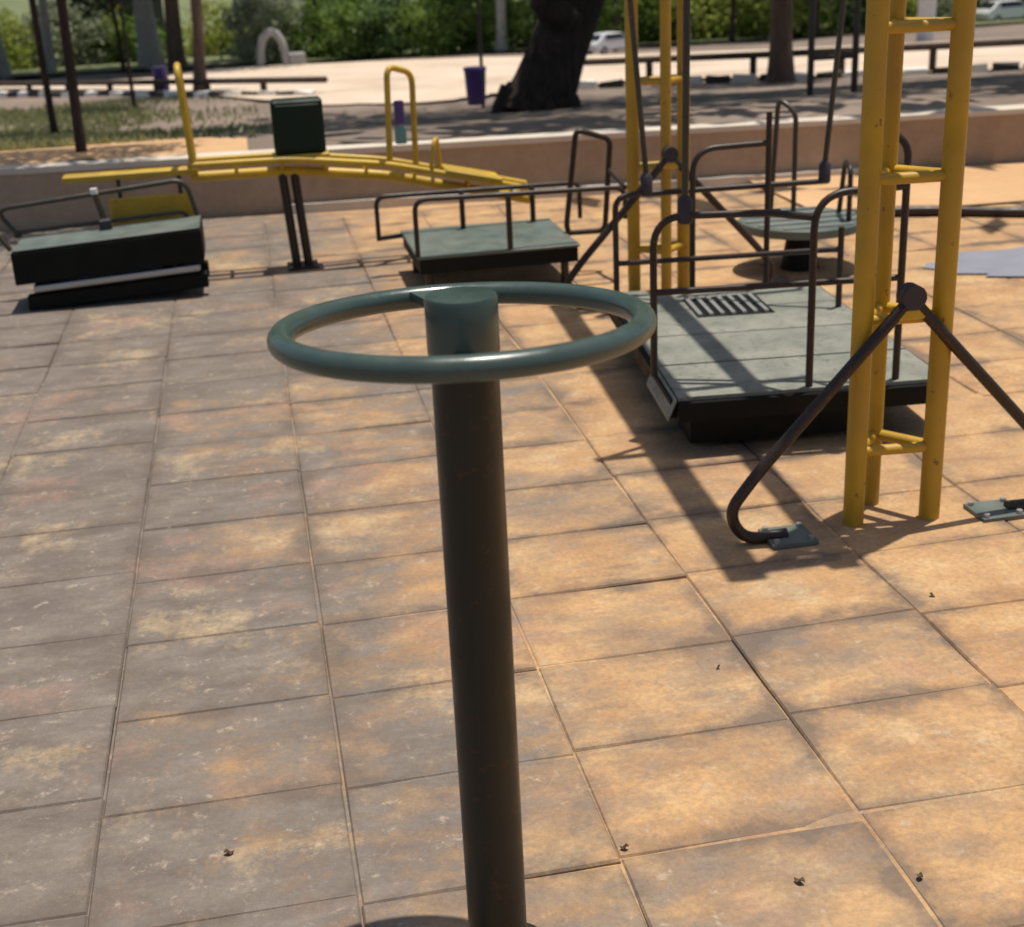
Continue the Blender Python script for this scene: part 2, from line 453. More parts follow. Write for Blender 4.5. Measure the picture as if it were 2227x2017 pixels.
# ------------------------------------------------------------------ the wheel in the foreground
wx, wy, wz = .262, 1.815, 1.10
wh = thing('spinning_wheel', 'dark green steel hand wheel on a tall thick post', 'hand wheel', (wx, wy, 0))
tube('post', [(wx, wy, -.03), (wx, wy, 1.072)], .0475, M['post'], wh, n=40)
b = MB(); b.tube([(wx, wy, 1.060), (wx, wy, 1.066), (wx, wy, 1.140), (wx, wy, 1.145)], [.0485, .0505, .0505, .0485], 40)
autosmooth(b.build('hub', M['rim'], wh))
TI = Matrix.Rotation(math.radians(-3.6), 3, Vector((.99, -.13, 0)))     # the worn wheel sags a little at the back
def wp(x, y, z): return Vector((wx, wy, wz))+TI @ Vector((x, y, z))
b = MB(); R = .2485
b.tube([wp(R*math.cos(a), R*math.sin(a), 0) for a in [2*math.pi*i/96 for i in range(96)]], .0172, 18, closed=True)
rim = b.build('rim', M['rim'], wh, True)
for ang, za, zb in ((97, .014, .006), (262, -.036, -.010)):
    a = math.radians(ang); c, s_ = math.cos(a), math.sin(a)
    b = MB(); hw, hh = .016, .006
    v = []
    for rr, zo in ((.046, za), (R-.004, zb)):
        for sx, sz in ((-1, -1), (1, -1), (1, 1), (-1, 1)):
            v.append(wp(c*rr-s_*hw*sx, s_*rr+c*hw*sx, zo+hh*sz))
    b.add(v, [(0, 1, 2, 3), (7, 6, 5, 4), (0, 4, 5, 1), (1, 5, 6, 2), (2, 6, 7, 3), (3, 7, 4, 0)])
    b.build('spoke', M['rim'], wh)
b = MB(); b.tube([(wx, wy, 0.006), (wx, wy, .02)], .10, 28); autosmooth(b.build('base_flange', M['post'], wh))

# ------------------------------------------------------------------ swing frame: two lattice towers, braces, top beam
sf = thing('swing_gantry', 'tall yellow lattice swing frame with inverted V pipe braces at its towers', 'swing frame', (1.7, 4.7, 0))
TOP = 2.5
def tower(cx, fy, s, ax=0.0, yb=None, w=.11):
    """fy: y of the outer face; s=+1 the inner leg lies toward +y"""
    legs = [(cx-w, fy+.0), (cx+w, fy-.02*s), (cx+ax, fy+.125*s)]
    rad = [.029, .029, .024]
    for (lx, ly), r in zip(legs, rad):
        tube('leg', [(lx, ly, -.03), (lx, ly, TOP)], r, M['yellow'], sf, n=18)
    z = .215
    while z < TOP-.1:
        for a, bb in ((0, 1), (1, 2), (2, 0)):
            A, B_ = legs[a], legs[bb]
            tube('rung', [(A[0], A[1], z), (B_[0], B_[1], z)], .0155, M['yellow'], sf, n=10)
        z += .375
    # inverted V brace on the outer face with feet curling back in
    yb = fy-.052*s if yb is None else yb
    for sg in (-1, 1):
        pts = [(cx, yb, .655), (cx+sg*.42, yb, .205), (cx+sg*.50, yb, .10), (cx+sg*.455, yb, .016), (cx+sg*.33, yb, .018)]
        tube('brace', fillet(pts, .10, 8), .0165, M['brown'], sf, n=12)
        box('foot_plate', (cx+sg*.31-.08, yb-.06, .003), (cx+sg*.31+.05, yb+.06, .014), M['teal'], sf)
        for bx_ in (-.065, .035):
            for by_ in (-.045, .045):
                b = MB(); b.tube([(cx+sg*.31+bx_, yb+by_, .0142), (cx+sg*.31+bx_, yb+by_, .024)], .009, 6); b.build('bolt', M['steel'], sf)
    b = MB(); b.tube([(cx, yb-.022, .66), (cx, yb+.022, .66)], .034, 14); autosmooth(b.build('clamp', M['block'], sf))
    b = MB(); b.box((cx-.045, yb-.014, .598), (cx+.045, yb+.03, .63), .006); b.build('clamp_bracket', M['yellow2'], sf)
tower(1.675, 3.345, 1)
tower(1.825, 6.10, -1, -.005, 5.93, .122)
for dx, r_ in ((-.135, .055), (.135, .042)):
    tube('beam', [(1.672+dx, 3.30, TOP+.03), (1.845+dx, 6.26, TOP+.03)], r_, M['yellow'], sf, n=18)
for y in (3.36, 6.07): tube('head_tie', [(1.52+.055*(y-3.36), y, TOP+.03), (1.84+.055*(y-3.36), y, TOP+.03)], .03, M['yellow'], sf)
for y, xa, xb in ((4.26, 1.36, 2.06), (5.36, 1.40, 2.48)):
    tube('cross_arm', [(xa, y, TOP-.055), (xb, y, TOP-.055)], .020, M['yellow'], sf, n=12)

# ------------------------------------------------------------------ swing platform between the towers
sp = thing('swing_platform', 'wheelchair swing with pale worn deck and dark pipe railings between the yellow towers', 'swing', (1.68, 4.65, .13))
DZ = .20
def quad_slab(name, c, z0, z1, mat, parent):
    b = MB(); v = [(x, y, z0) for x, y in c]+[(x, y, z1) for x, y in c]
    b.add(v, [(3, 2, 1, 0), (4, 5, 6, 7), (0, 1, 5, 4), (1, 2, 6, 5), (2, 3, 7, 6), (3, 0, 4, 7)]); return b.build(name, mat, parent)
FLc, FRc, BRc, BLc = Vector((1.25, 3.99)), Vector((2.13, 3.91)), Vector((2.24, 5.30)), Vector((1.40, 5.40))
def dk(u, v):   # u along the near edge, v away from the camera
    p = FLc*(1-u)*(1-v)+FRc*u*(1-v)+BRc*u*v+BLc*(1-u)*v
    return (p.x, p.y)
for i in range(4):
    a, c = i/4, (i+1)/4
    quad_slab('deck_plate', [dk(.004, a+.004), dk(.996, a+.004), dk(.996, c-.004), dk(.004, c-.004)], DZ-.012, DZ+random.uniform(-.0015, .0015), M['deck'], sp)
def beam2(name, p, q, w, z0, z1, mat, parent):
    p, q = Vector(p), Vector(q); d = (q-p).normalized(); n = Vector((-d.y, d.x))*w/2
    return quad_slab(name, [p-n, q-n, q+n, p+n], z0, z1, mat, parent)
beam2('frame_member', dk(0, 0), dk(1, 0), .035, DZ-.075, DZ-.0135, M['skirt'], sp)
beam2('frame_member', dk(0, 1), dk(1, 1), .035, DZ-.075, DZ-.0135, M['skirt'], sp)
beam2('frame_member', dk(0, .02), dk(0, .98), .035, DZ-.075, DZ-.0135, M['skirt'], sp)
beam2('frame_member', dk(1, .02), dk(1, .98), .035, DZ-.075, DZ-.0135, M['skirt'], sp)
beam2('frame_member', dk(.5, .02), dk(.5, .98), .04, DZ-.07, DZ-.0135, M['skirt'], sp)
b = MB(); c = [dk(.02, .02), dk(.98, .02), dk(.98, .98), dk(.02, .98)]
b.add([(x, y, DZ-.088) for x, y in c]+[(x, y, DZ-.078) for x, y in c], [(3, 2, 1, 0), (4, 5, 6, 7), (0, 1, 5, 4), (1, 2, 6, 5), (2, 3, 7, 6), (3, 0, 4, 7)])
b.build('under_tray', M['skirt'], sp)
quad_slab('under_shade_block', [dk(.06, .035), dk(.70, .035), dk(.70, .93), dk(.06, .93)], .025, DZ-.0885, M['skirt'], sp)  # black block added to stand in for the deep shade under the deck
# drain grate near the far end
g = quad_slab('grate', [dk(.31, .66), dk(.66, .66), dk(.66, .86), dk(.31, .86)], DZ+.0005, DZ+.003, M['skirt'], sp)
for i in range(7):
    u = .325+.05*i
    beam2('grate_bar', dk(u, .665), dk(u, .855), .016, DZ+.0035, DZ+.013, M['steel'], g)
# hinged entry flap on the left edge
p0, p1 = dk(0, .0), dk(0, .27)
b = MB(); v = []
for (x, y), t in ((p0, 0), (p1, 0)):
    v += [(x-.002, y, DZ-.003), (x-.002, y, DZ-.014), (x-.034, y-.01, DZ-.07), (x-.034, y-.01, DZ-.058)]
b.add(v, [(0, 1, 2, 3), (7, 6, 5, 4), (0, 4, 5, 1), (1, 5, 6, 2), (2, 6, 7, 3), (3, 7, 4, 0)]); b.build('entry_flap', M['deck'], sp)
RB = .0120
P1 = Vector((1.248, 4.24, 0)); P2 = Vector((1.685, 3.975, 0)); P3 = Vector((1.975, 3.96, 0))
def at(p, z): return (p.x, p.y, z)
# near side
tube('rail_post', fillet([at(P1, DZ), at(P1, .735), (1.62, 4.09, .745)], .11, 8), RB, M['brown'], sp)
tube('rail_post', fillet([at(P2, DZ), at(P2, .815), at(P3, .822)], .11, 8), RB, M['brown'], sp)
tube('rail_post', fillet([at(P3, DZ), at(P3, .965), (1.86, 3.99, 1.0)], .09, 8), RB, M['brown'], sp)
tube('rail', [at(P1, .485), at(P3, .535)], RB*.9, M['brown'], sp)
# far side
F1 = Vector((1.41, 5.32, 0)); F4 = Vector((2.17, 4.86, 0)); G1 = Vector((1.715, 5.27, 0)); G2 = Vector((2.03, 5.27, 0))
tube('rail_post', fillet([at(F1, DZ), at(F1, .60), (1.55, 5.34, .615)], .05, 5), RB, M['brown'], sp)
tube('rail_post', [at(F4, DZ), at(F4, .51)], RB, M['brown'], sp)
tube('rail_post', fillet([at(G1, DZ), at(G1, .775), at(G2, .78)], .10, 8), RB, M['brown'], sp)
tube('rail_post', [at(G2, DZ), at(G2, .90)], RB, M['brown'], sp)
tube('rail', [(1.53, 5.34, .605), (2.30, 5.30, .605)], RB, M['brown'], sp)
tube('rail', [at(F1, .335), at(F4, .425)], RB*.9, M['brown'], sp)
tube('rail', [(1.60, 4.10, .742), at(P2, .745)], RB, M['brown'], sp)
# hangers
def hanger(x, y, z, tx, ty):
    b = MB(); b.tube([(x, y, z-.018), (x, y, z-.012), (x, y, z+.055), (x, y, z+.07)], [.018, .025, .025, .015], 14)
    autosmooth(b.build('hanger_bush', M['block'], sp))
    tube('hanger_rod', [(x, y, z+.06), (tx, ty, TOP-.06)], .0115, M['dark'], sp, n=10)
hanger(1.545, 5.34, .615, 1.40, 5.36)
hanger(2.285, 5.305, .615, 2.46, 5.36)
hanger(1.345, 4.21, .728, 1.375, 4.26)
hanger(1.90, 3.98, .985, 2.03, 4.26)

# ------------------------------------------------------------------ seesaw
ss = thing('seesaw', 'yellow seesaw with dark green box on its beam and dark twin-pipe pedestal', 'seesaw', (.21, 7.3, 0))
sy = 7.30
for x in (.180, .242): tube('pedestal_pipe', [(x+.012, sy, -.03), (x-.02, sy, .50)], .024, M['brown'], ss)
box('base_plate', (.14, sy-.09, .003), (.30, sy+.09, .012), M['brown'], ss)
bl = [(-.30, .565), (.22, .56), (.70, .50), (1.34, .345), (1.46, .315)]
for y, dz in ((sy-.09, .015), (sy+.09, .015)):
    tube('beam_rail', fillet([(x, y, z+dz) for x, z in bl], .1), .017, M['yellow2'], ss)
tube('beam_spine', fillet([(x, sy, z-.055) for x, z in bl], .1), .026, M['yellow2'], ss)
for i in range(10):
    t = i/9*4; k = min(int(t), 3); u = t-k
    x = bl[k][0]*(1-u)+bl[k+1][0]*u; z = bl[k][1]*(1-u)+bl[k+1][1]*u
    tube('beam_tie', [(x, sy-.09, z+.012), (x, sy, z-.05), (x, sy+.09, z+.012)], .010, M['yellow2'], ss, .02, 8)
box('arm_plate', (-.93, sy-.05, .528), (-.26, sy+.05, .562), M['yellow2'], ss, .006)
box('seat_panel', (-.72, sy-.05, .30), (-.30, sy-.02, .44), M['yellow2'], ss, .008)
for x in (-.66, -.36): tube('seat_bracket', [(x, sy-.035, .43), (x, sy-.035, .535)], .011, M['brown'], ss)
b = MB(); b.box((.135, sy-.07, .595), (.395, sy+.07, .865), .012); bx = b.build('panel_box', M['green'], ss)
b = MB(); b.box((.155, sy-.078, .618), (.375, sy-.071, .842), .003); b.build('panel_face', M['green'], bx)
box('panel_foot', (.12, sy-.08, .560), (.41, sy+.08, .594), M['yellow2'], ss, .005)
for x, y0, y1, z0, z1 in ((-.28, sy-.085, sy+.085, .57, 1.06),):
    tube('handle_hoop', fillet([(x, y0, z0), (x-.02, y0, z1), (x-.02, y1, z1), (x, y1, z0)], .07, 6), .017, M['yellow2'], ss)
tube('handle_hoop', fillet([(.715, sy-.06, .49), (.735, sy-.06, 1.0), (.875, sy+.06, .95), (.865, sy+.06, .48)], .06, 6), .016, M['yellow2'], ss)
box('backrest_pad', (.765, sy-.01, .70), (.815, sy+.02, .82), M['purple'], ss, .006)
box('backrest_pad', (.76, sy-.01, .60), (.82, sy+.02, .69), M['tealpad'], ss, .006)
tube('footrest', fillet([(.92, sy-.09, .45), (.95, sy-.09, .62), (.99, sy+.09, .60), (1.0, sy+.09, .43)], .04, 5), .011, M['yellow2'], ss)
seat = box('seat', (1.0, sy-.11, .445), (1.30, sy+.11, .47), M['yellow2'], ss, .006)
for v in seat.data.vertices: v.co.z -= (v.co.x-1.0)*.235

# ------------------------------------------------------------------ left rocking cradle
lc = thing('rocking_platform', 'dark rocking platform with deep black skirt and thin pipe rails under the seesaw arm', 'rocker', (-.70, 6.98, 0))
yf, yb_ = 6.80, 7.14
def tilt(x): return .05*(x+.70)
def lslab(name, x0, x1, y0, y1, z0, z1, mat):
    b = MB(); b.box((x0, y0, z0), (x1, y1, z1), .006)
    for v in b.v: v.z += tilt(v.x)
    return b.build(name, mat, lc)
lslab('skirt', -1.16, -.265, yf, yf+.02, .155, .312, M['skirt'])
lslab('skirt', -1.16, -.265, yb_-.02, yb_, .155, .312, M['skirt'])
lslab('skirt', -1.16, -1.14, yf+.021, yb_-.021, .155, .312, M['skirt'])
lslab('skirt', -.285, -.265, yf+.021, yb_-.021, .155, .312, M['skirt'])
lslab('deck_plate', -1.15, -.27, yf+.002, yb_-.002, .314, .324, M['teal'])
lslab('bumper_strip', -1.08, -.29, yf-.012, yf+.03, .112, .140, M['steel'])
lslab('base_runner', -1.12, -.26, yf+.02, yf+.08, .02, .095, M['skirt'])
lslab('base_runner', -1.12, -.26, yb_-.08, yb_-.02, .02, .095, M['skirt'])
for x in (-1.0, -.45): lslab('base_strut', x-.03, x+.03, yf+.085, yb_-.085, .03, .154, M['skirt'])
for x in (-1.05, -.38): lslab('bumper_bracket', x-.02, x+.02, yf+.031, yf+.075, .097, .154, M['skirt'])
def tl(x, y, z): return (x, y, z+tilt(x))
yr = yb_-.02
tube('rail', fillet([tl(-1.15, yr, .325), tl(-1.25, yr, .475), tl(-.325, yr, .51), tl(-.285, yr, .325)], .07), .0125, M['dark'], lc)
tube('rail', fillet([tl(-1.17, yr, .325), tl(-1.17, yr, .352), tl(-.36, yr, .352), tl(-.33, yr, .325)], .03), .0105, M['dark'], lc)
tube('rail', fillet([tl(-1.155, yf+.012, .325), tl(-1.26, yf+.012, .49), tl(-1.25, yr, .475)], .04), .0125, M['dark'], lc)
tube('rail_post', [tl(-.765, yr-.02, .495), tl(-.745, yr-.02, .40), tl(-.735, yr-.02, .324)], .0165, M['dark'], lc)
b = MB(); b.tube([tl(-.766, yr-.02, .496), tl(-.768, yr-.02, .522)], .018, 12); autosmooth(b.build('post_cap', M['white'], lc))
lslab('latch_block', -.76, -.70, yr-.09, yr-.045, .325, .375, M['block'])

# ------------------------------------------------------------------ middle platform
mp_ = thing('low_platform', 'low platform with pale teal deck and thin brown rails beyond the hand wheel', 'platform', (1.1, 6.6, 0))
mx0, mx1, my0, my1, mz = .72, 1.50, 6.32, 7.0, .21
box('deck_plate', (mx0, my0, mz-.015), (mx1, my1, mz), M['teal'], mp_, .004)
box('skirt', (mx0+.01, my0+.004, .125), (mx1-.01, my0+.03, mz-.017), M['skirt'], mp_)
box('skirt', (mx0+.01, my1-.03, .125), (mx1-.01, my1-.004, mz-.017), M['skirt'], mp_)
for x in (mx0+.012, mx1-.034): box('skirt', (x, my0+.032, .125), (x+.022, my1-.032, mz-.017), M['skirt'], mp_)
for x, y in ((mx0+.06, my0+.08), (mx1-.06, my0+.08), (mx0+.06, my1-.08), (mx1-.06, my1-.08)):
    tube('leg', [(x, y, -.03), (x, y, mz-.016)], .02, M['brown'], mp_)
RR = .012
tube('rail', fillet([(mx0+.005, my0+.015, mz), (mx0+.005, my0+.015, .475), (mx1+.24, my0+.06, .45), (mx1+.24, my0+.06, .30)], .06), RR, M['brown'], mp_)
tube('rail', fillet([(.60, my1-.08, mz-.03), (.60, my1-.08, .40), (mx0+.02, my1-.08, .40), (1.66, my1-.02, .385), (1.66, my1-.02, .20)], .05), RR, M['brown'], mp_)
tube('rail_brace', [(.60, my1-.08, mz-.02), (mx0+.03, my1-.08, mz-.01)], RR, M['brown'], mp_)
for x, y, z1 in ((1.165, my0+.015, .46), (1.03, my1-.10, .40), (1.40, my1-.07, .39)):
    tube('rail_post', [(x, y, mz-.005), (x, y, z1)], RR*1.15, M['brown'], mp_)
tube('gate_hoop', fillet([(1.515, 6.62, .20), (1.505, 6.62, .24), (1.565, 6.62, .70), (1.735, 6.62, .645), (1.70, 6.62, .20), (1.515, 6.68, .19)], .035), .0140, M['brown'], mp_)
tube('rail_brace', [(1.74, 6.38, .447), (1.725, 6.62, .50)], RR, M['brown'], mp_)

# ------------------------------------------------------------------ platform seen beyond the right tower
rp = thing('round_platform', 'small round teal plated platform with pipe hoops behind the wheelchair swing', 'platform', (2.60, 6.3, 0))
b = MB(); cx, cy = 2.60, 6.30
b.tube([(cx, cy, .20), (cx, cy, .205), (cx, cy, .24), (cx, cy, .245)], [.29, .30, .30, .295], 40)
autosmooth(b.build('deck_plate', M['teal'], rp))
b = MB(); b.tube([(cx, cy, -.03), (cx, cy, .199)], [.10, .06], 24); autosmooth(b.build('pedestal', M['skirt'], rp))
for i in range(5):
    yv = cy-.22+.11*i; w = math.sqrt(.28**2-(yv-cy)**2)
    box('tread_rib', (cx-w, yv-.012, .246), (cx+w, yv+.012, .252), M['steel'], rp)
tube('hoop', fillet([(2.60, 6.40, .24), (2.60, 6.40, .74), (2.54, 6.48, .80), (2.52, 6.50, .24)], .05), .0125, M['dark'], rp)
tube('hoop', fillet([(2.78, 6.15, .24), (2.78, 6.15, .50), (2.84, 6.35, .50), (2.84, 6.40, .24)], .06), .0125, M['brown'], rp)

# ------------------------------------------------------------------ vegetation
def leaf_cloud(name, n, size, shape, mat, seed, sig=.16):
    r = random.Random(seed); v = []; f = []
    clumps = [(shape(r), r.uniform(.55, 1.2)) for _ in range(max(6, n//70))]
    for _ in range(n):
        c, cs = r.choice(clumps)
        p = Vector(c)+Vector((r.gauss(0, sig), r.gauss(0, sig), r.gauss(0, sig*.75)))*cs
        d = Vector((r.gauss(0, 1), r.gauss(0, 1), r.gauss(0, .7))).normalized(); e = d.orthogonal().normalized()
        e.rotate(Matrix.Rotation(r.uniform(0, 6.28), 3, d)); g_ = d.cross(e)
        L = size*r.uniform(.6, 1.3); w = L*.42; k = len(v)
        v += [p-e*L*.5, p+g_*w*.5, p+e*L*.5, p-g_*w*.5]; f.append((k, k+1, k+2, k+3))
    return v, f

def ell(sx, sy, sz, zc=0):
    def s(r):
        while True:
            p = Vector((r.uniform(-1, 1), r.uniform(-1, 1), r.uniform(-1, 1)))
            if .25 < p.length < 1: break
        return (p.x*sx, p.y*sy, zc+p.z*sz)
    return s

crown_me = []
for k, (mt, sz) in enumerate((('leafA', .26), ('leafC', .28), ('leafB', .24))):
    v, f = leaf_cloud('crown', 6500, sz, ell(2.6, 2.6, 1.5), M[mt], 20+k, .42)
    v = [Vector((p.x*1.0, p.y*1.0, p.z)) for p in v]
    me = bpy.data.meshes.new('crown'); me.from_pydata([tuple(p) for p in v], [], f); me.materials.append(M[mt]); crown_me.append(me)
shrub_me = []
for k, mt in enumerate(('leafA', 'leafB', 'leafC', 'leafD', 'leafA', 'leafD')):
    v, f = leaf_cloud('foliage', 3600, .20, ell(1.3, 1.0, 1.15, 1.0), M[mt], 40+k, .24)
    me = bpy.data.meshes.new('foliage'); me.from_pydata([tuple(p) for p in v], [], f); me.materials.append(M[mt]); shrub_me.append(me)

def add_tree(label, x, y, r0, r1, h, lean, mat, crown, cs, co=(0, 0), group=None, flare=1.5, ch=None, sides=12, cz=1.0, name='tree'):
    z0 = terr(y)
    t = thing(name, label, 'tree', (x, y, z0), group)
    b = MB(); pts = []; rad = []; rs = random.Random(int(x*100+y*7))
    N = 12
    for i in range(N+1):
        u = i/N
        pts.append((x+lean[0]*u+math.sin(u*5+x)*.05*r0*4, y+lean[1]*u+math.cos(u*4+y)*.04*r0*4, z0-.1+h*u))
        rad.append((r0*(1-u)+r1*u)*(1+(flare-1)*math.exp(-u*h/(.9*r0*2+.12))))
    b.tube(pts, rad, sides)
    for q in b.v:       # uneven bole
        a = math.atan2(q.y-y, q.x-x); dz = q.z
        s = 1+.07*math.sin(3*a+dz*1.3+x)+.05*math.sin(7*a+dz*3)
        c0 = pts[0]; u = max(0, min(1, (q.z-z0+.1)/h)); axx = x+lean[0]*u; ay = y+lean[1]*u
        q.x = axx+(q.x-axx)*s; q.y = ay+(q.y-ay)*s
    top = Vector(pts[-1])
    for k in range(4):
        a = rs.uniform(0, 6.28); e = top+Vector((math.cos(a)*1.3*cs, math.sin(a)*1.3*cs, 1.1*cs*cz))
        b.tube([top-Vector((0, 0, .2)), (top+e)/2+Vector((0, 0, .25)), e], [r1*.8, r1*.5, r1*.2], 7)
    autosmooth(b.build('trunk', mat, t), 60)
    c = bpy.data.objects.new('crown', crown_me[crown]); COL.objects.link(c); c.parent = t
    c.location = (top.x-x+co[0], top.y-y+co[1], top.z-z0+(ch if ch is not None else 1.2*cs)); c.scale = (cs, cs, cs*cz)
    c.rotation_euler = (0, 0, rs.uniform(0, 6.28))
    return t

# the big dark leaning tree
bt = add_tree('massive dark leaning tree trunk beside the purple bin', 3.28, 16.0, .27, .33, 4.2, (2.2, .6), M['bark'], 1, 2.2, (-1.7, -.9), None, 1.65, 1.8, 18, .7)
c2 = bpy.data.objects.new('crown', crown_me[1]); COL.objects.link(c2); c2.parent = bt; c2.location = (7.6, -.7, 6.2); c2.scale = (2.0, 1.7, 1.2)  # second crown, out of view, added to shade the right of the bank
b = MB(); z0 = terr(16); b.tube([(4.9, 16.4, z0+3.6), (7.0, 15.6, z0+5.0), (10.3, 15.0, z0+6.1)], [.2, .15, .05], 10); autosmooth(b.build('limb', M['bark'], bt), 60)
b = MB(); z0 = terr(16)
b.tube([(3.75, 15.95, z0+.95), (3.48, 15.8, z0+1.08), (3.36, 15.75, z0+1.22), (3.33, 15.75, z0+1.28)], [.20, .17, .14, .06], 12)
autosmooth(b.build('stub', M['bark'], bt))
rr_ = random.Random(3)
for k in range(7):      # surface roots spreading over the bank
    an = 2*math.pi*k/7+rr_.uniform(-.3, .3); L = rr_.uniform(.35, .55); rp_ = []
    for u in (0, .25, .5, .75, 1):
        x = 3.30+math.cos(an)*(.26+L*u*.75)+.06*math.sin(5*u+k); y = 16.0+math.sin(an)*(.26+L*u*.75)
        rp_.append((x, y, terr(y)+.25*(1-u)**2.2-.05*u))
    b = MB(); b.tube(fillet(rp_, .15, 3), [.10*(1-i/40*1.0)**3+.02 for i in range(len(fillet(rp_, .15, 3)))], 9)
    autosmooth(b.build('root', M['bark'], bt), 60)
G = 'trees in the park behind the path'
trees = [
 ('slim brown tree rising beside the path kerb behind the seesaw', -.85, 31.6, .13, .10, 4.6, (.2, 0), 'bark2', 0, 1.0),
 ('flared brown tree trunk by the dark rail behind the swing', 8.45, 21.6, .17, .12, 4.3, (.15, .1), 'bark2', 1, 1.0),
 ('pale slender tree behind the grey arch', 4.1, 58.0, .14, .10, 6, (-.3, 0), 'bark3', 0, 1.4),
 ('grey tree trunk beside the dark pavilion', -3.4, 59, .42, .30, 7, (.1, 0), 'bark3', 1, 1.8),
 ('pair-like grey trunk left of the slim brown tree', -2.3, 57, .30, .22, 7, (.2, 0), 'bark2', 2, 1.7),
 ('pale tree trunk left of the dark pavilion', -8.9, 58, .22, .16, 7, (-.3, 0), 'bark3', 0, 1.7),
 ('pale tree trunk nearest the pavilion corner', -7.4, 60, .20, .15, 7, (.1, 0), 'bark3', 1, 1.7),
 ('whitish tree trunk behind the purple bin pole', 9.6, 52, .20, .15, 6, (.1, 0), 'bark3', 1, 1.4),
 ('second whitish trunk close by the massive dark tree', 10.9, 53, .22, .15, 6, (-.1, 0), 'bark3', 0, 1.4),
 ('grey trunk standing behind the green post frame', 17.6, 45, .22, .16, 6, (.1, 0), 'bark3', 1, 1.3),
 ('dark trunk among the shrubs beyond the green post frame', 19.6, 47, .16, .12, 6, (.1, 0), 'bark', 0, 1.3),
 ('grey trunk left of the flared brown tree', 15.0, 47, .18, .12, 6, (0, 0), 'bark3', 2, 1.2),
 ('brown trunk in the shrubs behind the grey arch', 1.9, 60, .22, .16, 7, (.1, 0), 'bark2', 1, 1.7),
]
thin = [(-11.2, 55, 'bark3'), (-9.9, 63, 'bark2'), (-4.4, 57.5, 'bark'), (.2, 58.5, 'bark3'), (3.1, 57.2, 'bark2'), (6.2, 55.5, 'bark'), (7.6, 54.5, 'bark3'), (13.2, 49.5, 'bark2'), (16.4, 46.2, 'bark'), (21.3, 45.5, 'bark3')]
where = ['at the grassy edge before the pavilion', 'behind the shrubs by the pavilion', 'in front of the pavilion arches', 'just left of the grey arch', 'just right of the grey arch', 'in the middle of the shrub row', 'left of the whitish pair of trunks', 'beside the small white car', 'close to the green post frame', 'near the white pillar']
tone = {'bark': 'dark', 'bark2': 'brown', 'bark3': 'pale'}
for (x, y, mt), wh_ in zip(thin, where):
    trees.append((f'thin {tone[mt]} tree stem {wh_}', x, y, .085, .06, 6.5, (.25 if x > 3 else -.2, 0), mt, 0, .6))
for lab, x, y, r0, r1, h, ln, mt, cr, cs in trees:
    add_tree(lab, x, y, r0, r1, h, ln, M[mt], cr, cs*(1.4 if x < 1 and y > 55 else .55), (0, -4.0 if x < 1 and y > 55 else .6), G)
# slender leaning saplings behind the wall
add_tree('mossy dark sapling growing right behind the low wall', -1.10, 9.85, .034, .028, 3.4, (.03, 0), M['bark'], 0, .42, (0, 0), 'saplings behind the wall', 1.2, .5, 10, 1.0, 'sapling')
add_tree('thin dark sapling standing on the grassy bank', -2.62, 20.6, .05, .04, 4.0, (-.05, 0), M['bark'], 0, .5, (0, 0), 'saplings behind the wall', 1.2, .6, 10, 1.0, 'sapling')
add_tree('very thin short sapling on the grass near the kerb', -2.0, 27.5, .035, .025, 3.6, (0, 0), M['bark'], 2, .4, (0, 0), 'saplings behind the wall', 1.2, .5, 8, 1.0, 'sapling')

# shrubs beyond the path
rs = random.Random(11)
kinds = ['mid green', 'yellow green', 'dark green', 'grey green', 'mid green', 'grey green']
n = 0
spots = []
for i in range(13): spots.append((-13+i*3.0+rs.uniform(-.6, .6), rs.uniform(62, 68), None))
for i in range(16): spots.append((1.5+i*1.45+rs.uniform(-.4, .4), 56-i*.6+rs.uniform(-1, 1.5), None))
for i in range(6): spots.append((17+i*2.6, 50+rs.uniform(-1.5, 2), None))
for x, y in ((-10.5, 52), (-12, 56), (-5.0, 66)): spots.append((x, y, None))
for x, y, _ in spots:
    k = rs.choice((0, 0, 1, 1, 1, 2, 3, 4, 5)); z0 = terr(y)
    t = thing('shrub', f'{kinds[k]} leafy shrub in the row beyond the pale path', 'shrub', (x, y, z0), f'{kinds[k]} shrubs beyond the path')
    c = bpy.data.objects.new('foliage', shrub_me[k]); COL.objects.link(c); c.parent = t
    s = rs.uniform(.95, 1.45); c.scale = (s*1.05, s, s); c.rotation_euler = (0, 0, rs.uniform(0, 6.28))
    b = MB()
    for q in range(4):
        a = rs.uniform(0, 6.28); b.tube([(x, y, z0-.05), (x+.3*math.cos(a), y+.3*math.sin(a), z0+.7), (x+.6*math.cos(a), y+.6*math.sin(a), z0+1.5)], [.04, .03, .012], 6)
    b.build('stem', M['bark2'], t)

# grass on the bank
def grass(name, region, n, hgt, seed):
    r = random.Random(seed); v = []; f = []
    for _ in range(n):
        x, y = region(r); z = terr(y)
        a = r.uniform(0, 6.28); h = hgt*r.uniform(.4, 1.3); w = .012+.0008*y
        dx, dy = math.cos(a)*w, math.sin(a)*w; lx, ly = r.gauss(0, .4)*h, r.gauss(0, .4)*h; k = len(v)
        v += [(x-dx, y-dy, z-.02), (x+dx, y+dy, z-.02), (x+lx, y+ly, z+h)]; f.append((k, k+1, k+2))
    o = new_obj(name, v, f, M['grass']); o['kind'] = 'stuff'
    return tag(o, 'patchy dry green grass on the bank behind the low wall', 'grass')
def reg(r):
    while True:
        y = 11+r.random()**1.4*20; x = r.gauss(-.16*y, .07*y)
        if x < .2+.02*y and math.sin(x*1.7)+math.sin(y*.9+x)+r.gauss(0, .8) > -.6: return x, y
grass('grass', reg, 16000, .075, 3)

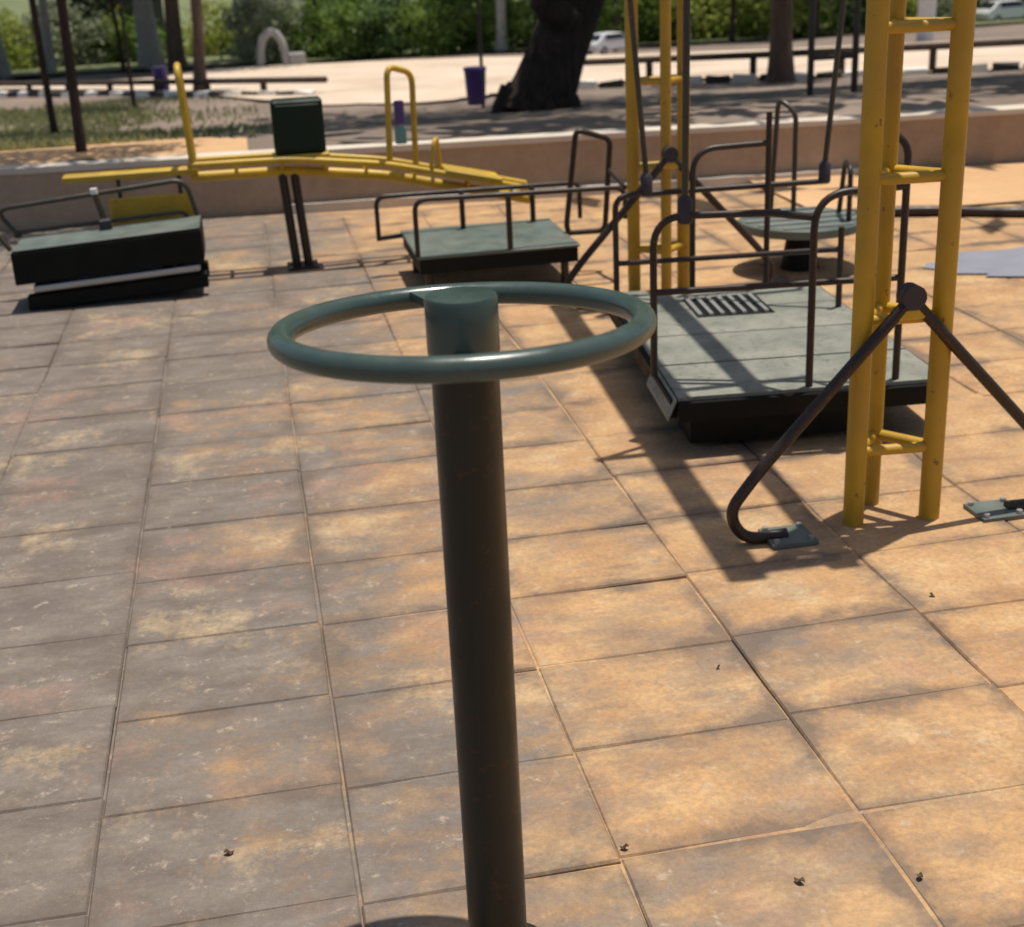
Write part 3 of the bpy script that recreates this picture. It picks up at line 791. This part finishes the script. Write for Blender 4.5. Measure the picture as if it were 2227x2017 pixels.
# ------------------------------------------------------------------ painted kerb, dark rail, bins, frame, car and pavilion
def kerb(name, label, p, q, n, grp):
    p, q = Vector(p), Vector(q); t = thing(name, label, 'kerb', (p.x, p.y, terr(p.y)))
    d = (q-p)/n; u = d.normalized(); w = Vector((-u.y, u.x))*.09
    for i in range(n):
        a = p+d*(i+.06); c = p+d*(i+.94); v = []
        if i % 2: c = p+d*(i+.9)
        for pt in (a-w, c-w, c+w, a+w): v.append((pt.x, pt.y, terr(pt.y)-.03))
        for pt in (a-w*.8, c-w*.8, c+w*.8, a+w*.8): v.append((pt.x, pt.y, terr(pt.y)+.12+random.uniform(-.03, .03)))
        b = MB(); b.add(v, [(3, 2, 1, 0), (4, 5, 6, 7), (0, 1, 5, 4), (1, 2, 6, 5), (2, 3, 7, 6), (3, 0, 4, 7)])
        b.build('kerb_block', M['white'] if i % 2 else M['black'], t)
kerb('painted_kerb', 'row of black and white painted kerb blocks along the grassy bank', (-7.2, 40.6), (1.35, 26.9), 26, 'k')
kerb('painted_kerb', 'row of black and white painted kerb blocks behind the massive dark tree', (5.2, 24.0), (13.2, 19.8), 20, 'k')
def rail_fence(label, pts, h, r):
    t = thing('rail_fence', label, 'fence', (pts[0][0], pts[0][1], terr(pts[0][1])), 'dark pipe rails along the path')
    for (x0, y0), (x1, y1) in zip(pts, pts[1:]):
        n = max(2, int(math.hypot(x1-x0, y1-y0)/1.9))
        for i in range(n):
            x, y = x0+(x1-x0)*i/n, y0+(y1-y0)*i/n
            tube('fence_post', [(x, y, terr(y)-.1), (x, y, terr(y)+h)], r*1.1, M['log'], t, n=8)
    tube('fence_rail', [(x, y, terr(y)+h) for x, y in pts], r, M['log'], t, n=8)
rail_fence('low dark rail fence at the far edge of the grassy bank', [(-7.6, 41.6), (-3, 34.4), (1.6, 27.4)], .30, .06)
rail_fence('low dark rail fence running past the flared brown tree', [(5.4, 24.6), (8.4, 22.6), (11, 21.4), (14.5, 20.2)], .42, .055)

def bin_(label, x, y, s, polez):
    z0 = terr(y); t = thing('litter_bin', label, 'litter bin', (x, y, z0), 'purple litter bins')
    b = MB(); w = .145*s
    b.tube([(x, y, z0+.06*s), (x, y, z0+.08*s), (x, y, z0+.50*s), (x, y, z0+.55*s)], [w*.85, w*.9, w*1.08, w*1.12], 20); autosmooth(b.build('drum', M['purple'], t))
    b = MB(); b.tube([(x, y, z0+.551*s), (x, y, z0+.585*s)], [w*1.18, w*1.14], 20); autosmooth(b.build('rim', M['purple'], t))
    tube('pole', [(x+.13*s, y+w*1.3, z0-.05), (x+.13*s, y+w*1.3, z0+polez)], .026*s, M['dark'], t)
    tube('bracket', [(x+.13*s, y+w*1.3, z0+.4*s), (x+.05*s, y+w*.9, z0+.4*s)], .02*s, M['dark'], t)
bin_('purple litter bin on a thin dark pole left of the massive dark tree', 3.33, 20.3, 1.0, 2.4)
bin_('purple litter bin beside the slim brown tree at the kerb', -1.75, 33.0, 1.05, .7)

# green post frame behind the wall
gf = thing('post_frame', 'dark green steel post frame standing on the bank behind the swing', 'frame', (5.3, 12.0, terr(12)))
z0 = terr(12.0)
for x in (5.0, 5.42): tube('post', [(x, 12.0, z0-.1), (x, 12.0, z0+2.6)], .03, M['dark'], gf)
for zz_ in (.33, 1.9): tube('cross_bar', [(5.0, 12.0, z0+zz_), (5.42, 12.0, z0+zz_)], .024, M['dark'], gf)
tag(tube('thin_post', [(6.95, 15.0, terr(15)-.1), (6.95, 15.0, terr(15)+2.8)], .03, M['dark'], None), 'single thin dark post between the green frame and the tall yellow tower', 'post')
tag(tube('white_pillar', [(18.55, 36.6, terr(36.6)-.1), (18.55, 36.6, terr(36.6)+3.4)], .24, M['white'], None, n=16), 'round white pillar beyond the path seen through the yellow tower', 'pillar')

# grey concrete arch
ar = thing('concrete_arch', 'pale grey concrete arch with a small block at its foot across the path', 'arch', (1.2, 50.0, terr(50)))
z0 = terr(50.0)
b = MB(); pts = [(1.2-.42*math.cos(a)*(1.0), 50.0, z0+.35+.85*math.sin(a)) for a in [math.pi*i/18 for i in range(19)]]
pts = [(pts[0][0]-.05, 50, z0-.1)]+pts+[(pts[-1][0]+.05, 50, z0-.1)]
b.tube(pts, .14, 12); autosmooth(b.build('ring', M['grey'], ar), 60)
box('block', (1.75, 49.8, z0-.05), (2.3, 50.3, z0+.48), M['grey'], ar, .03)

# grey pavilion with low arched openings
pv = thing('pavilion', 'dark grey pavilion with a row of low arched openings among the trees', 'building', (-5.2, 66, terr(66)))
z0 = terr(66.0); xs0, xs1, no = -7.0, -3.2, 5
wd = (xs1-xs0)/no
for i in range(no):
    a, c = xs0+wd*i, xs0+wd*(i+1); mid = (a+c)/2; hw = wd*.27; sp_ = .75; v = []; f = []
    outline = [(a, 0), (mid-hw, 0), (mid-hw, sp_)]+[(mid-hw*math.cos(t), sp_+hw*1.1*math.sin(t)) for t in [math.pi*k/8 for k in range(1, 8)]]+[(mid+hw, sp_), (mid+hw, 0), (c, 0), (c, 3.2), (a, 3.2)]
    b = MB(); nn = len(outline)
    v = [(x, 66.0, z0-.05+z) for x, z in outline]+[(x, 66.3, z0-.05+z) for x, z in outline]
    f = [tuple(range(nn)), tuple(range(2*nn-1, nn-1, -1))]+[(k, k+nn, (k+1) % nn+nn, (k+1) % nn) for k in range(nn)]
    b.add(v, f); b.build('wall_bay', M['greywall'], pv)
b = MB(); b.box((xs0-.5, 65.3, z0+3.16), (xs1+.5, 70.5, z0+3.4)); b.build('roof', M['greywall'], pv)
for x in (xs0+.15, xs1-.15): box('rear_pier', (x-.15, 69.8, z0-.2), (x+.15, 70.1, z0+3.15), M['greywall'], pv)

# cars
def car(label, x, y, rz, s=1.0):
    z0 = terr(y); t = thing('parked_car', label, 'car', (0, 0, 0), 'cars parked beyond the path')
    def prof(): return [(-2.05, .35), (-2.1, .75), (-1.95, .98), (-1.75, 1.05), (-1.25, 1.48), (.55, 1.50), (1.15, 1.05), (1.95, .88), (2.1, .65), (2.08, .35)]
    pr = prof(); b = MB(); v = []; f = []; n_ = len(pr)
    for yv, k in ((-.82, 1), (-.74, 1.0), (.74, 1.0), (.82, 1)):
        for (px, pz) in pr:
            inset = .10 if pz > 1.1 else 0
            yy_ = yv-math.copysign(inset, yv)
            v.append((px, yy_, pz if abs(yv) < .8 else (pz-.03 if pz > .5 else pz+.03)))
    for r_ in range(3):
        for k in range(n_): f.append((r_*n_+k, r_*n_+(k+1) % n_, (r_+1)*n_+(k+1) % n_, (r_+1)*n_+k))
    f.append(tuple(range(n_-1, -1, -1))); f.append(tuple(3*n_+k for k in range(n_)))
    b.add(v, f); parts = [autosmooth(b.build('body', M['carpaint'], t), 35)]
    for sg in (-1, 1):
        b = MB(); q = [(-1.15, 1.08), (.95, 1.08), (.45, 1.42), (-1.05, 1.42)]
        v = [(px, sg*(.715 if pz > 1.2 else .745), pz) for px, pz in q]+[(px, sg*(.735 if pz > 1.2 else .832), pz) for px, pz in q]
        b.add(v, [(0, 1, 2, 3), (7, 6, 5, 4), (0, 4, 5, 1), (1, 5, 6, 2), (2, 6, 7, 3), (3, 7, 4, 0)]); parts.append(b.build('window', M['glass'], t))
        for wxp in (-1.3, 1.35):
            b = MB(); b.tube([(wxp, sg*.66, .32), (wxp, sg*.83, .32)], .32, 20); w_ = autosmooth(b.build('tyre', M['tyre'], t)); parts.append(w_)
            b = MB(); b.tube([(wxp, sg*.831, .32), (wxp, sg*.838, .32)], .19, 14); parts.append(b.build('wheel_rim', M['steel'], t))
    for xa, za, xb, zb, nm in ((-1.80, 1.06, -1.30, 1.44, 'rear_window'), (1.10, 1.10, .62, 1.46, 'windscreen')):
        b = MB(); off = -.015 if xa < 0 else .015
        v = [(xa+off, -.66, za+.02), (xa+off, .66, za+.02), (xb+off, .58, zb+.0), (xb+off, -.58, zb+.0)]
        v += [(px-off*3, py, pz-.03) for px, py, pz in v]
        b.add(v, [(0, 1, 2, 3), (7, 6, 5, 4), (0, 4, 5, 1), (1, 5, 6, 2), (2, 6, 7, 3), (3, 7, 4, 0)]); parts.append(b.build(nm, M['glass'], t))
    for sg in (-.6, .6):
        b = MB(); b.box((2.0, sg-.16, .62), (2.12, sg+.16, .76), .02); parts.append(b.build('headlight', M['white'], t))
    t.location = (x, y, z0); t.rotation_euler = (0, 0, rz); t.scale = (s, s, s)
    for pt in parts: pt.matrix_parent_inverse = Matrix.Identity(4)
car('white car parked beyond the path at the far right of the yellow tower', 28.7, 50.3, math.radians(12), .56)
car('white car seen small between the massive tree and far yellow tower', 11.3, 43.0, math.radians(30), .42)

# ------------------------------------------------------------------ litter on the paving
r = random.Random(9)
def dead_leaf(x, y, s):
    a = r.uniform(0, 6.28); v = []; N = 9
    for sg in (1, -1):
        for i in range(N):
            u = i/(N-1); w = math.sin(u*math.pi)*.32*sg
            px, py = (u-.5)*s, w*s
            v.append((x+px*math.cos(a)-py*math.sin(a), y+px*math.sin(a)+py*math.cos(a), .006+.25*s*abs(w)+.004*math.sin(u*7)))
    f = [(i, i+1, N+i+1, N+i) for i in range(N-1)]
    v += [(p[0], p[1], p[2]+.0012) for p in v]; M_ = 2*N
    f += [tuple(M_+k for k in reversed(q)) for q in f]
    o = new_obj('dead_leaf', v, f, M['dead'])
    tag(o, 'small curled dead brown leaf lying on the paving tiles', 'leaf', 'dead leaves on the paving')
for x, y, s in ((.545, 2.07, .018), (.82, 1.90, .022), (1.03, 1.86, .018), (1.56, 2.86, .018), (-.18, 2.24, .02), (.93, 2.66, .012)):
    dead_leaf(x, y, s)
